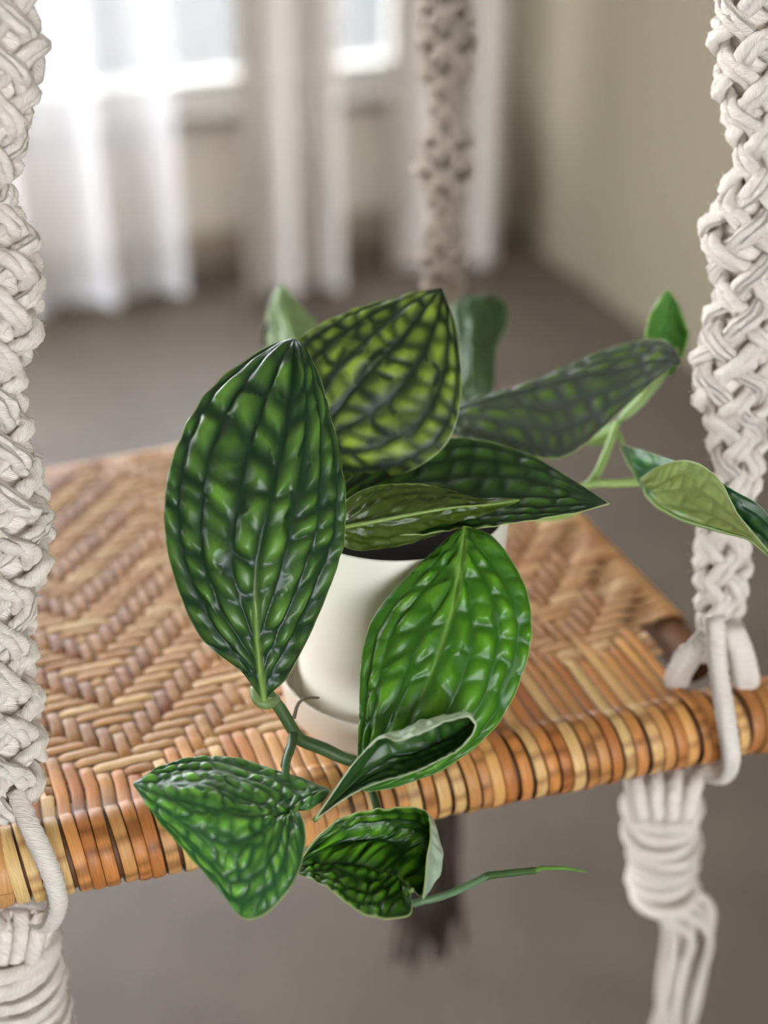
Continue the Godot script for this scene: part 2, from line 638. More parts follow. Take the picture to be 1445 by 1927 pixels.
func b_over(i: int, j: int) -> bool:
	if j < 1 + int(hash1(i * 0.37, 4.0) * 2.4):
		return true
	var q := posmod(i, 18)
	var zig := q if q < 9 else 18 - q
	return posmod(zig + j, 6) < 3

func tray() -> void:
	var t := thing("woven_tray", "square tray of herringbone woven cane with rails wrapped in orange cane, hung from cream ropes", "tray", Vector3(0.19, 0.88, -0.64))
	# strands from front to back, which wrap over the front and back rails
	for i in NB:
		var x := X0 + PITCH_X * i
		var tone := cane_tone(1)
		var gloss := cane_tone(2)
		var p := PackedVector3Array()
		var u := PackedVector3Array()
		var c := PackedColorArray()
		var rz := rail_z(x)
		var R := 0.0168 + rng.randf_range(-0.0004, 0.0006)
		var lean := rng.randf_range(-0.0012, 0.0012)
		for k in 25:
			var a := deg_to_rad(lerpf(-125.0, 118.0, k / 24.0))
			var n := Vector3(0, sin(a), cos(a))
			p.append(Vector3(x + lean * cos(a * 0.7) - 0.0015 * sin(a), RAIL_Y, rz) + n * R)
			u.append(n)
			var w := gloss
			if noise.get_noise_2d(i * 43.0, k * 9.0) > 0.30:
				w = gloss.lerp(lin(104, 62, 34), 0.55)
			c.append(w)
		var corner := x > 0.340
		if not corner:
			for j in NA:
				var z := Z0 - PITCH_X * (j + 0.5)
				if z > rz - 0.0175:
					continue
				var o := b_over(i, j)
				var o2 := b_over(i, j + 1)
				for h in 2:
					var lift := (0.0011 if o else -0.0011) if h == 0 else ((0.0011 if o else -0.0011) + (0.0011 if o2 else -0.0011)) * 0.5
					p.append(Vector3(x + 0.0004 * noise.get_noise_2d(i * 20.0, j * 9.0), WEAVE_Y + lift + sag(x, z), z - PITCH_X * 0.5 * h))
					u.append(Vector3.UP)
					c.append(gloss.lerp(tone.lerp(lin(214, 180, 140), 0.25 + 0.35 * noise.get_noise_2d(i * 31.0, j * 5.0)), smoothstep(0.0, 5.0, j)))
			for k in 13:
				var a := deg_to_rad(lerpf(92.0, 300.0, k / 12.0))
				var n := Vector3(0, sin(a), cos(a))
				p.append(Vector3(x, 0.899, -0.796) + n * 0.0125)
				u.append(n)
				c.append(gloss.lerp(tone, 0.5))
		part("weave_strand", strip(p, u, PITCH_X * rng.randf_range(0.44, 0.50), 0.0009, c), M.cane, t)
	# strands from side to side
	for j in NA:
		var z := Z0 - PITCH_X * (j + 0.5)
		var tone := cane_tone(0)
		var edge := cane_tone(2).lerp(tone, 0.5)
		var p := PackedVector3Array()
		var u := PackedVector3Array()
		var c := PackedColorArray()
		var short := z > -0.528
		if not short:
			for k in 11:
				var a := deg_to_rad(lerpf(290.0, 92.0, k / 10.0))
				var n := Vector3(cos(a), sin(a), 0)
				p.append(Vector3(0.014, 0.9, z) + n * 0.0115)
				u.append(n)
				c.append(edge)
		var from := Vector3.ZERO
		for i in NB:
			var x := X0 + PITCH_X * i
			if short and (x < 0.04 or x > 0.345) or z > rail_z(x) - 0.0165:
				continue
			var o := not b_over(i, j)
			var o2 := not b_over(i + 1, j)
			for h in 2:
				var lift := (0.0011 if o else -0.0011) if h == 0 else ((0.0011 if o else -0.0011) + (0.0011 if o2 else -0.0011)) * 0.5
				p.append(Vector3(x + PITCH_X * 0.5 * h, WEAVE_Y + lift + sag(x, z), z + 0.0004 * noise.get_noise_2d(i * 9.0, j * 20.0)))
				u.append(Vector3.UP)
				c.append(tone.lerp(lin(224, 198, 160), 0.2 + 0.4 * noise.get_noise_2d(i * 5.0, j * 37.0)))
		if not short:
			for k in 13:
				var a := deg_to_rad(lerpf(88.0, -120.0, k / 12.0))
				var n := Vector3(cos(a), sin(a), 0)
				p.append(Vector3(0.366, 0.9, z) + n * 0.0115)
				u.append(n)
				c.append(edge)
		if p.size() > 6:
			part("weave_strand", strip(p, u, PITCH_X * rng.randf_range(0.40, 0.48), 0.0009, c), M.cane, t)
	# the poles inside the wrapping
	part("rail", tube(PackedVector3Array([Vector3(-0.085, RAIL_Y, rail_z(-0.085)), Vector3(0.19, RAIL_Y, rail_z(0.19)), Vector3(0.455, RAIL_Y, rail_z(0.455))]), 0.0150, 20), M.pole, t)
	part("rail", tube(PackedVector3Array([Vector3(-0.06, 0.899, -0.796), Vector3(0.19, 0.899, -0.796), Vector3(0.44, 0.899, -0.796)]), 0.0115, 16), M.pole, t)
	for x in [0.014, 0.366]:
		part("rail", tube(PackedVector3Array([Vector3(x, 0.9, -0.50), Vector3(x, 0.9, -0.64), Vector3(x, 0.9, -0.785)]), 0.0102, 16), M.pole, t)
	# wrapped ends of the front rail beyond the ropes
	for e in [[0.361, 0.452, 13], [-0.082, 0.0215, 15]]:
		for k in int(e[2]):
			var x := lerpf(e[0], e[1], (k + 0.5) / e[2])
			var p := PackedVector3Array()
			var u := PackedVector3Array()
			var c := PackedColorArray()
			var g := cane_tone(2).lerp(lin(150, 88, 40), 0.35)
			var slant := 0.014 * (1.0 if k % 2 else -1.0) if absf(k - e[2] * 0.5) < 4.5 else 0.001
			for q in 33:
				var a := TAU * q / 32.0
				var n := Vector3(0, sin(a), cos(a))
				p.append(Vector3(x + slant * sin(a), RAIL_Y, rail_z(x)) + n * (0.0165 + 0.0007 * (k % 2)))
				u.append(n)
				c.append(g)
			part("end_wrap", strip(p, u, 0.0038, 0.0009, c), M.cane, t)

func sag(x: float, z: float) -> float:
	var a := (x - 0.19) / 0.17
	var b := (z + 0.645) / 0.145
	return -0.004 * (1.0 - a * a) * (1.0 - b * b)

# ------------------------------------------------------------------ ropes
# outline: [row, left edge, right edge] of the sinnet as measured; z0 / lean give the plane it hangs in
func on_plane(x: float, y: float, z0: float, lean: float) -> Vector3:
	var r := at(x, y, 1.0) - EYE
	# plane z = z0 + lean * (Y - 0.9)
	var t := (z0 + lean * (EYE.y - 0.9) - EYE.z) / (r.z - lean * r.y)
	return EYE + r * t

func sinnet(o: Node3D, rows: Array, z0: float, lean: float, turn: float, sides: int, step: float, cord_r: float, thin := 2.6, fuzz := 0, m: Material = M.cotton) -> void:
	var f := 963.5 / tan(deg_to_rad(FOV / 2))
	var pts := []
	var rad := []
	for r in rows:
		var c := on_plane((r[1] + r[2]) / 2.0, r[0], z0, lean)
		pts.append(c)
		rad.append((r[2] - r[1]) / 2.0 * (-(view.inverse() * (c - EYE)).z) / f)
	var axis := curve(pts, 0.002)
	var n := axis.size()
	var at_r := func(s: float) -> float:
		var y := s * (rad.size() - 1)
		var k := mini(int(y), rad.size() - 2)
		return lerpf(rad[k], rad[k + 1], smoothstep(0, 1, y - k))
	# arc-length share of each measured row
	var cum := [0.0]
	for i in range(1, pts.size()):
		cum.append(cum[i - 1] + pts[i].distance_to(pts[i - 1]))
	var radius := func(s: float) -> float:
		var l: float = s * cum[-1]
		var k := 0
		while k < cum.size() - 2 and l > cum[k + 1]:
			k += 1
		return lerpf(rad[k], rad[k + 1], smoothstep(0, 1, (l - cum[k]) / (cum[k + 1] - cum[k])))
	var length: float = cum[-1]
	var up := (axis[n - 1] - axis[0]).normalized()
	var sidev := up.cross(Vector3(0.3, 0, 1)).normalized()
	var front := sidev.cross(up).normalized()
	for fam in [1, -1]:
		for k in 4:
			for pair in [-1, 1]:
				var path := PackedVector3Array()
				var steps := int(length / step)
				for i in steps + 1:
					var s := float(i) / steps
					var c := axis[mini(int(s * (n - 1)), n - 1)].lerp(axis[mini(int(s * (n - 1)) + 1, n - 1)], fposmod(s * (n - 1), 1.0))
					var w := s * length * turn
					var R: float = radius.call(s)
					var a: float = TAU * k / 4.0 + fam * w + pair * 0.5 * cord_r * 2.05 / maxf(R, 0.006)
					var weave: float = cos(4.0 * w) * fam
					var rr: float = R - cord_r * 1.0 + cord_r * 0.9 * weave - cord_r * 0.3
					rr *= 1.0 + 0.16 * noise.get_noise_2d(s * 900.0, k * 50.0 + fam * 20.0)
					path.append(c + (sidev * cos(a) + front * sin(a)) * rr + up * (0.0022 * noise.get_noise_2d(s * 700.0 + 50, k * 33.0 + fam * 71.0)))
				part("cord", tube(path, cord_r, sides, 3, 1500.0), m, o)
	if fuzz > 0:
		var hair := MultiMesh.new()
		hair.transform_format = MultiMesh.TRANSFORM_3D
		hair.mesh = M.hair_mesh
		hair.instance_count = fuzz
		for i in fuzz:
			var s := rng.randf()
			var a := rng.randf() * TAU
			var out := sidev * cos(a) + front * sin(a)
			var b := Basis(Quaternion(Vector3.UP, (out + Vector3(rng.randfn(0, 0.8), rng.randfn(0, 0.8), rng.randfn(0, 0.8))).normalized()))
			var l := rng.randf_range(0.6, 1.6)
			hair.set_instance_transform(i, Transform3D(b.scaled(Vector3(l, l, l)), axis[int(s * (n - 1))] + out * (radius.call(s) * 0.97)))
		var h := MultiMeshInstance3D.new()
		h.name = "cotton_fuzz"
		h.multimesh = hair
		h.material_override = M.cotton
		h.set_meta("kind", "stuff")
		o.add_child(h, true)
		h.position = -o.position
	part("core_cord", join([tube_arrays(axis, func(s): return maxf(0.002, radius.call(s) - cord_r * thin), 10, 3, 700.0)]), m, o)

func cord(o: Node3D, pts: Array, r: float, called := "cord", sides := 12, m: Material = M.cotton) -> void:
	part(called, tube(curve(pts, 0.0022), r, sides, 3, 1300.0), m, o)

func coil(o: Node3D, top: Vector3, low: Vector3, r0: float, r1: float, turns: float, cord_r: float) -> void:
	var path := PackedVector3Array()
	var n := int(turns * 40)
	for i in n + 1:
		var s := float(i) / n
		var a := s * turns * TAU
		var r := lerpf(r0, r1, s) + 0.0018 * sin(s * 23.0) + 0.001 * sin(a * 1.7)
		path.append(top.lerp(low, s) + Vector3(cos(a) * r, 0.0014 * sin(a + s * 9.0), sin(a) * r))
	part("wrapped_cord", tube(path, cord_r, 12, 3, 1300.0), M.cotton, o)
	part("bundle", join([tube_arrays(PackedVector3Array([top, (top + low) / 2, low]), func(s): return lerpf(r0, r1, s) - cord_r * 0.75, 16)]), M.cotton, o)

func fringe(o: Node3D, from: Vector3, to: Vector3, r0: float, r1: float, count: int, cord_r: float, bulge: Vector3, m: Material = M.cotton) -> void:
	for k in count:
		var a := k * 2.39996
		var q := sqrt((k + 0.5) / count)
		var d := Vector3(cos(a), 0, sin(a))
		var e := Vector3(noise.get_noise_2d(k * 37.0, 5), 0.0, noise.get_noise_2d(k * 37.0, 55)) * 0.012
		var l := 1.0 - 0.12 * hash1(k, 3.0)
		cord(o, [from + d * r0 * q, from.lerp(to, 0.12) + d * (r0 * 1.1 * q) + bulge * q, from.lerp(to, 0.35) + d * lerpf(r0, r1, 0.6) * q + e + bulge * 0.3, from.lerp(to, 0.65) + d * r1 * q - e, from.lerp(to, l) + d * r1 * q + e], cord_r, "fringe_cord", 8, m)

func ropes() -> void:
	var g := "cream cotton macrame ropes that carry the tray"
	# front left
	var a := thing("macrame_rope", "cream macrame rope at the tray's left front corner, sharp, brightest and half cut off", "rope", on_plane(10, 1540, -0.49, -0.12), g)
	var left := []
	for q in [[-150, 52], [-60, 60], [0, 62], [45, 72], [95, 88], [150, 76], [240, 55], [300, 38], [350, 24], [400, 40], [440, 66], [520, 80], [620, 72], [700, 46], [760, 46], [830, 58], [880, 76], [950, 95], [1010, 98], [1080, 85], [1150, 62], [1250, 66], [1350, 82], [1400, 82], [1470, 76], [1520, 62]]:
		left.append([q[0], -52.0 - q[1] * 0.75 + 12.0, q[1]])
	sinnet(a, left, -0.489, -0.38, 84.0, 16, 0.0013, 0.0027, 2.6, 1400)
	cord(a, [at(30, 1490, 0.616), at(52, 1545, 0.610), at(78, 1600, 0.608), at(100, 1655, 0.611), at(108, 1700, 0.620), at(92, 1735, 0.636), at(62, 1735, 0.652)], 0.0044)
	cord(a, [at(-20, 1490, 0.62), at(-28, 1560, 0.605), at(-34, 1640, 0.606), at(-20, 1720, 0.62), at(0, 1745, 0.65)], 0.0042)
	for k in 4:
		cord(a, [at(80 - k * 40, 1715, 0.648), at(70 - k * 30, 1760, 0.645), at(60 - k * 28, 1810, 0.648)], 0.0040)
	var lt := on_plane(12, 1768, -0.497, 0.0)
	coil(a, lt, lt + Vector3(0, -0.075, 0), 0.0200, 0.0195, 12.0, 0.0034)
	fringe(a, lt + Vector3(0, -0.075, 0), lt + Vector3(0, -0.40, 0), 0.016, 0.020, 18, 0.0028, Vector3.ZERO)
	# front right
	var b := thing("macrame_rope", "cream macrame rope at the tray's right front corner, knotted column behind the long curled leaf", "rope", on_plane(1355, 1300, -0.47, -0.1), g)
	var right := []
	for q in [[-150, 1352, 1520], [-60, 1345, 1512], [0, 1345, 1508], [60, 1340, 1505], [140, 1343, 1500], [200, 1355, 1492], [260, 1374, 1480], [310, 1384, 1468], [350, 1362, 1478], [400, 1332, 1486], [460, 1318, 1488], [510, 1338, 1476], [560, 1345, 1466], [620, 1322, 1462], [680, 1305, 1455], [740, 1303, 1445], [790, 1326, 1442], [840, 1334, 1440], [900, 1346, 1428], [950, 1322, 1420], [1010, 1308, 1415], [1080, 1306, 1410], [1150, 1312, 1396], [1200, 1316, 1388], [1245, 1322, 1380]]:
		right.append(q)
	sinnet(b, right, -0.470, -0.25, 80.0, 12, 0.0015, 0.0027, 2.6, 900)
	cord(b, [at(1345, 1160, 0.672), at(1348, 1220, 0.674), at(1354, 1280, 0.676), at(1364, 1340, 0.676), at(1372, 1395, 0.680), at(1374, 1435, 0.690), at(1360, 1458, 0.704), at(1335, 1455, 0.72)], 0.0046)
	for k in 3:
		cord(b, [at(1330 - k * 8, 1190 + k * 12, 0.69), at(1305 - k * 10, 1235, 0.695), at(1285 - k * 8, 1268, 0.705), at(1276 - k * 6, 1300, 0.722)], 0.0042)
		cord(b, [at(1372 + k * 5, 1180, 0.69), at(1385 + k * 8, 1225, 0.694), at(1394 + k * 9, 1270, 0.702), at(1396 + k * 8, 1305, 0.722)], 0.0042)
	for k in 4:
		cord(b, [at(1190 + k * 40, 1455, 0.735), at(1195 + k * 35, 1490, 0.726), at(1205 + k * 28, 1540, 0.728)], 0.0052)
	var rt := on_plane(1246, 1508, -0.50, 0.0)
	var rl := on_plane(1246, 1688, -0.50, 0.0)
	coil(b, rt, rl, 0.0170, 0.0150, 8.0, 0.0038)
	fringe(b, rl, on_plane(1278, 2150, -0.50, 0.0), 0.0145, 0.0125, 15, 0.0027, Vector3(0.016, 0.004, 0.004))
	# back right
	var c := thing("macrame_rope", "blurred cream macrame rope at the tray's back corner, hanging before the curtain", "rope", on_plane(838, 770, -0.79, 0.05), g)
	var back := []
	for q in [[-150, 800, 880], [-60, 795, 885], [0, 792, 888], [60, 785, 898], [120, 786, 896], [175, 804, 880], [225, 812, 872], [270, 790, 890], [320, 780, 894], [365, 800, 876], [410, 808, 866], [460, 792, 876], [520, 795, 876], [580, 806, 866], [640, 796, 880], [700, 798, 880], [770, 806, 872]]:
		back.append(q)
	sinnet(c, back, -0.79, 0.05, 84.0, 8, 0.0025, 0.0027, 3.4, 0, M.cotton_shaded)
	var ct := on_plane(836, 800, -0.79, 0.0)
	coil(c, ct + Vector3(0, -0.03, 0), ct + Vector3(0, -0.09, 0), 0.017, 0.016, 7.0, 0.0045)
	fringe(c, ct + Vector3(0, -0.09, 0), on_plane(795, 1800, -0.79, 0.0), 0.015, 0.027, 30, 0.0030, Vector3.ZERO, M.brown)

# ------------------------------------------------------------------ plant
func lathe(profile: Array, where: Vector3, sides := 64) -> ArrayMesh:
	var rows := []
	for q in profile:
		var r := PackedVector3Array()
		for j in sides:
			var a := TAU * j / sides
			r.append(where + Vector3(cos(a) * q.x, q.y, sin(a) * q.x))
		rows.append(r)
	return join([grid_arrays(rows, true)])

func stem(parent: Node3D, called: String, pts: Array, r0: float, r1: float, c0: Color, c1: Color) -> void:
	var path := curve(pts, 0.002)
	var rr := func(t: float) -> float: return lerpf(r0, r1, t) * (1.0 + 0.08 * noise.get_noise_2d(t * 200.0, r0 * 9000.0))
	var cc := func(t: float, a: float) -> Color: return c0.lerp(c1, t).darkened(0.12 * (0.5 + noise.get_noise_2d(t * 300.0, a * 30.0)))
	part(called, join([tube_arrays(path, rr, 12, 0, 0.0, cc)]), M.stem, parent)

func plant() -> void:
	var foot := Vector3(0.2115, 0.9125, -0.5235)
	var t := thing("potted_vine", "vine with quilted glossy green leaves trailing from a cream plastic pot on the cane tray", "plant", foot)
	part("saucer", lathe([Vector2(0.0, 0.0), Vector2(0.048, 0.0), Vector2(0.050, 0.002), Vector2(0.0535, 0.019), Vector2(0.0545, 0.0205), Vector2(0.0553, 0.0195), Vector2(0.0525, 0.001), Vector2(0.049, -0.002), Vector2(0.0, -0.002)], foot), M.saucer, t)
	part("pot", lathe([Vector2(0.0, 0.003), Vector2(0.0425, 0.003), Vector2(0.044, 0.0045), Vector2(0.0500, 0.090), Vector2(0.0504, 0.1035), Vector2(0.0500, 0.105), Vector2(0.0490, 0.1035), Vector2(0.0480, 0.090), Vector2(0.0, 0.090)], foot), M.pot, t)
	part("soil", lathe([Vector2(0.0482, 0.092), Vector2(0.040, 0.095), Vector2(0.02, 0.097), Vector2(0.0, 0.098)], foot), M.soil, t)

	# large leaf at the front left
	leaf(t, [
		[0.0, V(497, 1322, .603), V(497, 1322, .603), V(497, 1322, .603)],
		[0.03, V(476, 1292, .600), V(494, 1300, .6005), V(514, 1301, .604)],
		[0.07, V(455, 1264, .597), V(489, 1268, .598), V(542, 1276, .606)],
		[0.2, V(376, 1197, .593), V(481, 1175, .592), V(588, 1184, .607)],
		[0.35, V(325, 1075, .592), V(481, 1080, .589), V(635, 1058, .608)],
		[0.5, V(310, 960, .595), V(497, 985, .590), V(649, 975, .609)],
		[0.65, V(326, 862, .601), V(519, 900, .595), V(642, 880, .612)],
		[0.8, V(384, 748, .611), V(541, 790, .604), V(618, 770, .617)],
		[0.91, V(462, 678, .619), V(551, 705, .613), V(592, 692, .621)],
		[0.97, V(520, 645, .624), V(554, 660, .620), V(572, 652, .625)],
		[1.0, V(553, 637, .627), V(553, 637, .627), V(553, 637, .627)]],
		{"nu": 96, "nv": 170, "seed": 23.0, "amp": 0.0034, "puff": 0.0012, "crease": 0.5, "tone": 1.35, "cells": 10.5, "dark": lin(22, 52, 30), "light": lin(112, 160, 62), "label": "largest leaf, deeply quilted dark green, hanging at the left"})
	# upper leaf with yellow-green cells
	leaf(t, [
		[0.0, V(545, 890, .662), V(545, 890, .662), V(545, 890, .662)],
		[0.15, V(500, 800, .660), V(580, 838, .656), V(632, 905, .658)],
		[0.35, V(512, 700, .660), V(640, 765, .652), V(735, 902, .652)],
		[0.55, V(566, 637, .663), V(700, 695, .654), V(838, 838, .650)],
		[0.75, V(655, 588, .668), V(760, 632, .659), V(868, 735, .653)],
		[0.9, V(748, 557, .672), V(805, 575, .666), V(859, 622, .660)],
		[1.0, V(832, 542, .672), V(832, 542, .672), V(832, 542, .672)]],
		{"nu": 96, "nv": 150, "seed": 2.0, "amp": 0.0014, "cells": 11.0, "crease": 0.3, "tone": 1.4, "mat": M.leaf_matte, "dark": lin(16, 36, 16), "light": lin(160, 186, 60), "ribk": 0.0, "label": "upright pointed leaf with yellow-green patches between dark veins"})
	# trough-shaped leaf across the middle
	leaf(t, [
		[0.0, V(590, 960, .638), V(590, 960, .638), V(590, 960, .638)],
		[0.15, V(640, 913, .65), V(652, 955, .636), V(640, 990, .62)],
		[0.35, V(742, 849, .662), V(762, 945, .64), V(760, 1005, .618)],
		[0.55, V(862, 826, .664), V(882, 940, .642), V(878, 998, .62)],
		[0.75, V(985, 850, .656), V(1002, 938, .638), V(985, 984, .622)],
		[0.9, V(1077, 903, .642), V(1085, 943, .631), V(1075, 969, .624)],
		[1.0, V(1147, 948, .626), V(1147, 948, .626), V(1147, 948, .626)]],
		{"nu": 80, "nv": 130, "seed": 3.0, "amp": 0.0015, "crease": 0.8, "tone": 1.5, "mat": M.leaf_matte, "dark": lin(16, 42, 12), "light": lin(70, 116, 20), "label": "trough-shaped dark green leaf pointing right over the pot"})
	# rolled leaf showing its olive underside
	leaf(t, [
		[0.0, V(595, 1000, .613), V(595, 1000, .613), V(595, 1000, .613)],
		[0.2, V(668, 931, .62), V(682, 985, .609), V(680, 1037, .622)],
		[0.4, V(762, 908, .624), V(772, 968, .61), V(778, 1024, .626)],
		[0.6, V(834, 917, .624), V(842, 956, .612), V(850, 994, .626)],
		[0.8, V(902, 936, .622), V(907, 950, .616), V(915, 968, .624)],
		[0.93, V(950, 938, .618), V(952, 944, .616), V(954, 952, .619)],
		[1.0, V(978, 941, .618), V(978, 941, .618), V(978, 941, .618)]],
		{"nu": 64, "nv": 110, "seed": 4.0, "face": -1, "amp": 0.0016, "crease": 0.2, "under": lin(74, 92, 30), "rim": lin(150, 165, 95), "label": "rolled leaf turned to show its olive underside"})
	# leaf to the right, its grey sheen painted into the blade colour
	leaf(t, [
		[0.0, V(790, 800, .700), V(790, 800, .700), V(790, 800, .700)],
		[0.2, V(870, 758, .706), V(890, 765, .694), V(882, 828, .684)],
		[0.4, V(965, 733, .706), V(985, 736, .692), V(1002, 862, .678)],
		[0.6, V(1070, 688, .702), V(1085, 712, .690), V(1078, 855, .676)],
		[0.8, V(1172, 648, .696), V(1190, 690, .686), V(1168, 776, .676)],
		[0.92, V(1238, 637, .690), V(1248, 679, .682), V(1235, 716, .678)],
		[0.975, V(1266, 652, .684), V(1270, 680, .681), V(1264, 692, .680)],
		[1.0, V(1284, 684, .682), V(1284, 684, .682), V(1284, 684, .682)]],
		{"nu": 72, "nv": 130, "seed": 5.0, "amp": 0.0013, "crease": 0.4, "tone": 2.0, "mat": M.leaf_matte, "dark": lin(66, 71, 62), "light": lin(92, 126, 30), "ribk": 0.9, "ribv": 1.4, "rib": lin(34, 42, 32), "ribw": 0.0006, "label": "green leaf with a painted grey sheen arched out to the right with its tip turned up"})
	# bright leaf hanging before the pot
	leaf(t, [
		[0.0, V(874, 990, .618), V(874, 990, .618), V(874, 990, .618)],
		[0.04, V(856, 1003, .616), V(873, 1008, .614), V(898, 997, .617)],
		[0.1, V(832, 1022, .614), V(869, 1040, .609), V(930, 1014, .614)],
		[0.25, V(756, 1094, .609), V(857, 1120, .602), V(981, 1086, .609)],
		[0.4, V(699, 1168, .605), V(835, 1200, .597), V(999, 1160, .606)],
		[0.55, V(679, 1250, .601), V(808, 1275, .593), V(989, 1248, .603)],
		[0.7, V(677, 1345, .597), V(775, 1350, .589), V(942, 1355, .599)],
		[0.85, V(675, 1428, .592), V(735, 1420, .586), V(846, 1440, .593)],
		[0.95, V(676, 1474, .588), V(700, 1466, .585), V(742, 1481, .588)],
		[1.0, V(686, 1490, .586), V(686, 1490, .586), V(686, 1490, .586)]],
		{"nu": 96, "nv": 150, "seed": 26.0, "amp": 0.0026, "puff": 0.0010, "cells": 9.0, "tone": 1.2, "dark": lin(46, 98, 20), "light": lin(108, 172, 34), "ribw": 0.0016, "rib": lin(140, 185, 80), "ribv": 0.95, "label": "bright green leaf hanging tip-down in front of the pot"})
	# small curled leaf over its lower end
	leaf(t, [
		[0.0, V(591, 1544, .585), V(591, 1544, .585), V(591, 1544, .585), V(591, 1544, .585)],
		[0.15, V(627, 1491, .580), V(630, 1490, .581), V(641, 1496, .583), V(656, 1500, .580)],
		[0.3, V(667, 1438, .575), V(670, 1436, .578), V(690, 1452, .582), V(702, 1478, .577)],
		[0.42, V(714, 1389, .570), V(712, 1387, .577), V(735, 1425, .583), V(745, 1466, .575)],
		[0.56, V(758, 1391, .565), V(752, 1376, .578), V(775, 1418, .583), V(785, 1452, .573)],
		[0.7, V(806, 1374, .565), V(800, 1356, .578), V(822, 1402, .582), V(830, 1432, .572)],
		[0.84, V(846, 1352, .567), V(844, 1346, .577), V(862, 1382, .580), V(866, 1412, .571)],
		[0.94, V(880, 1345, .570), V(880, 1343, .574), V(888, 1362, .577), V(888, 1388, .571)],
		[1.0, V(896, 1364, .572), V(896, 1364, .572), V(896, 1364, .572), V(896, 1364, .572)]],
		{"nu": 60, "nv": 100, "mid": 2, "seed": 7.0, "amp": 0.0009, "crease": 0.2, "dark": lin(30, 62, 24), "light": lin(66, 108, 34), "under": lin(186, 204, 166), "rim": lin(196, 206, 170), "ribk": 0.1, "label": "small curled leaf with a pale rolled rim"})
	# folded leaf at the lower left
	leaf(t, [
		[0.0, V(606, 1500, .590), V(549, 1528, .584), V(566, 1528, .575)],
		[0.05, V(622, 1491, .592), V(541, 1531, .582), V(573, 1552, .572)],
		[0.14, V(612, 1483, .596), V(524, 1534, .578), V(573, 1592, .566)],
		[0.3, V(556, 1463, .602), V(480, 1535, .574), V(552, 1662, .560)],
		[0.45, V(496, 1442, .604), V(430, 1527, .570), V(502, 1719, .558)],
		[0.55, V(450, 1430, .603), V(402, 1521, .569), V(459, 1729, .560)],
		[0.65, V(402, 1426, .600), V(372, 1513, .568), V(424, 1690, .563)],
		[0.78, V(345, 1432, .594), V(325, 1502, .569), V(362, 1612, .567)],
		[0.9, V(295, 1449, .586), V(284, 1488, .573), V(302, 1545, .572)],
		[1.0, V(250, 1475, .578), V(250, 1475, .578), V(250, 1475, .578)]],
		{"nu": 90, "nv": 130, "seed": 8.0, "amp": 0.0015, "puff": 0.0006, "cells": 12.0, "crease": 0.7, "tone": 1.2, "dark": lin(34, 80, 42), "light": lin(134, 202, 70), "ribw": 0.0006, "label": "folded leaf at the lower left hanging over the front rail"})
	# cupped leaf at the bottom centre
	leaf(t, [
		[0.0, V(797, 1692, .577), V(800, 1690, .580), V(786, 1684, .582), V(772, 1667, .582), V(774, 1702, .572)],
		[0.1, V(803, 1640, .575), V(826, 1645, .586), V(806, 1645, .594), V(752, 1657, .590), V(766, 1722, .568)],
		[0.22, V(811, 1580, .577), V(830, 1598, .592), V(796, 1602, .602), V(720, 1644, .591), V(722, 1730, .566)],
		[0.42, V(800, 1523, .585), V(796, 1545, .600), V(755, 1582, .605), V(684, 1631, .591), V(676, 1716, .568)],
		[0.62, V(738, 1516, .593), V(722, 1545, .601), V(692, 1580, .603), V(640, 1627, .590), V(628, 1684, .573)],
		[0.82, V(652, 1532, .596), V(640, 1560, .598), V(622, 1592, .597), V(598, 1629, .589), V(585, 1657, .579)],
		[0.93, V(590, 1580, .592), V(585, 1600, .592), V(578, 1615, .590), V(572, 1634, .587), V(568, 1648, .583)],
		[1.0, V(552, 1642, .586), V(552, 1642, .586), V(552, 1642, .586), V(552, 1642, .586), V(552, 1642, .586)]],
		{"nu": 90, "nv": 110, "mid": 3, "seed": 9.0, "amp": 0.0021, "cells": 9.0, "crease": 0.6, "tone": 1.2, "dark": lin(24, 60, 18), "light": lin(116, 184, 42), "under": lin(186, 206, 178), "ribw": 0.0007, "label": "cupped leaf below the rail, its stalk side folded up"})
	# long leaf at the far right
	leaf(t, [
		[0.0, V(1166, 832, .685), V(1208, 912, .675), V(1204, 903, .67)],
		[0.1, V(1178, 838, .6795), V(1222, 930, .6675), V(1236, 879, .6515)],
		[0.3, V(1225, 853, .6625), V(1275, 967, .6485), V(1290, 867, .6265)],
		[0.5, V(1305, 881, .6405), V(1342, 990, .6255), V(1341, 894, .6055)],
		[0.7, V(1385, 925, .6165), V(1402, 1006, .6025), V(1386, 966, .5885)],
		[0.85, V(1444, 968, .5957), V(1444, 1042, .5857), V(1428, 1020, .5777)],
		[1.0, V(1500, 1095, .571), V(1500, 1095, .571), V(1500, 1095, .571)]],
		{"nu": 72, "nv": 110, "seed": 10.0, "amp": 0.0006, "crease": 0.4, "dark": lin(36, 92, 52), "light": lin(100, 170, 70), "under": lin(138, 158, 84), "rim": lin(186, 206, 150), "label": "long curled leaf at the far right with its olive underside turned up"})
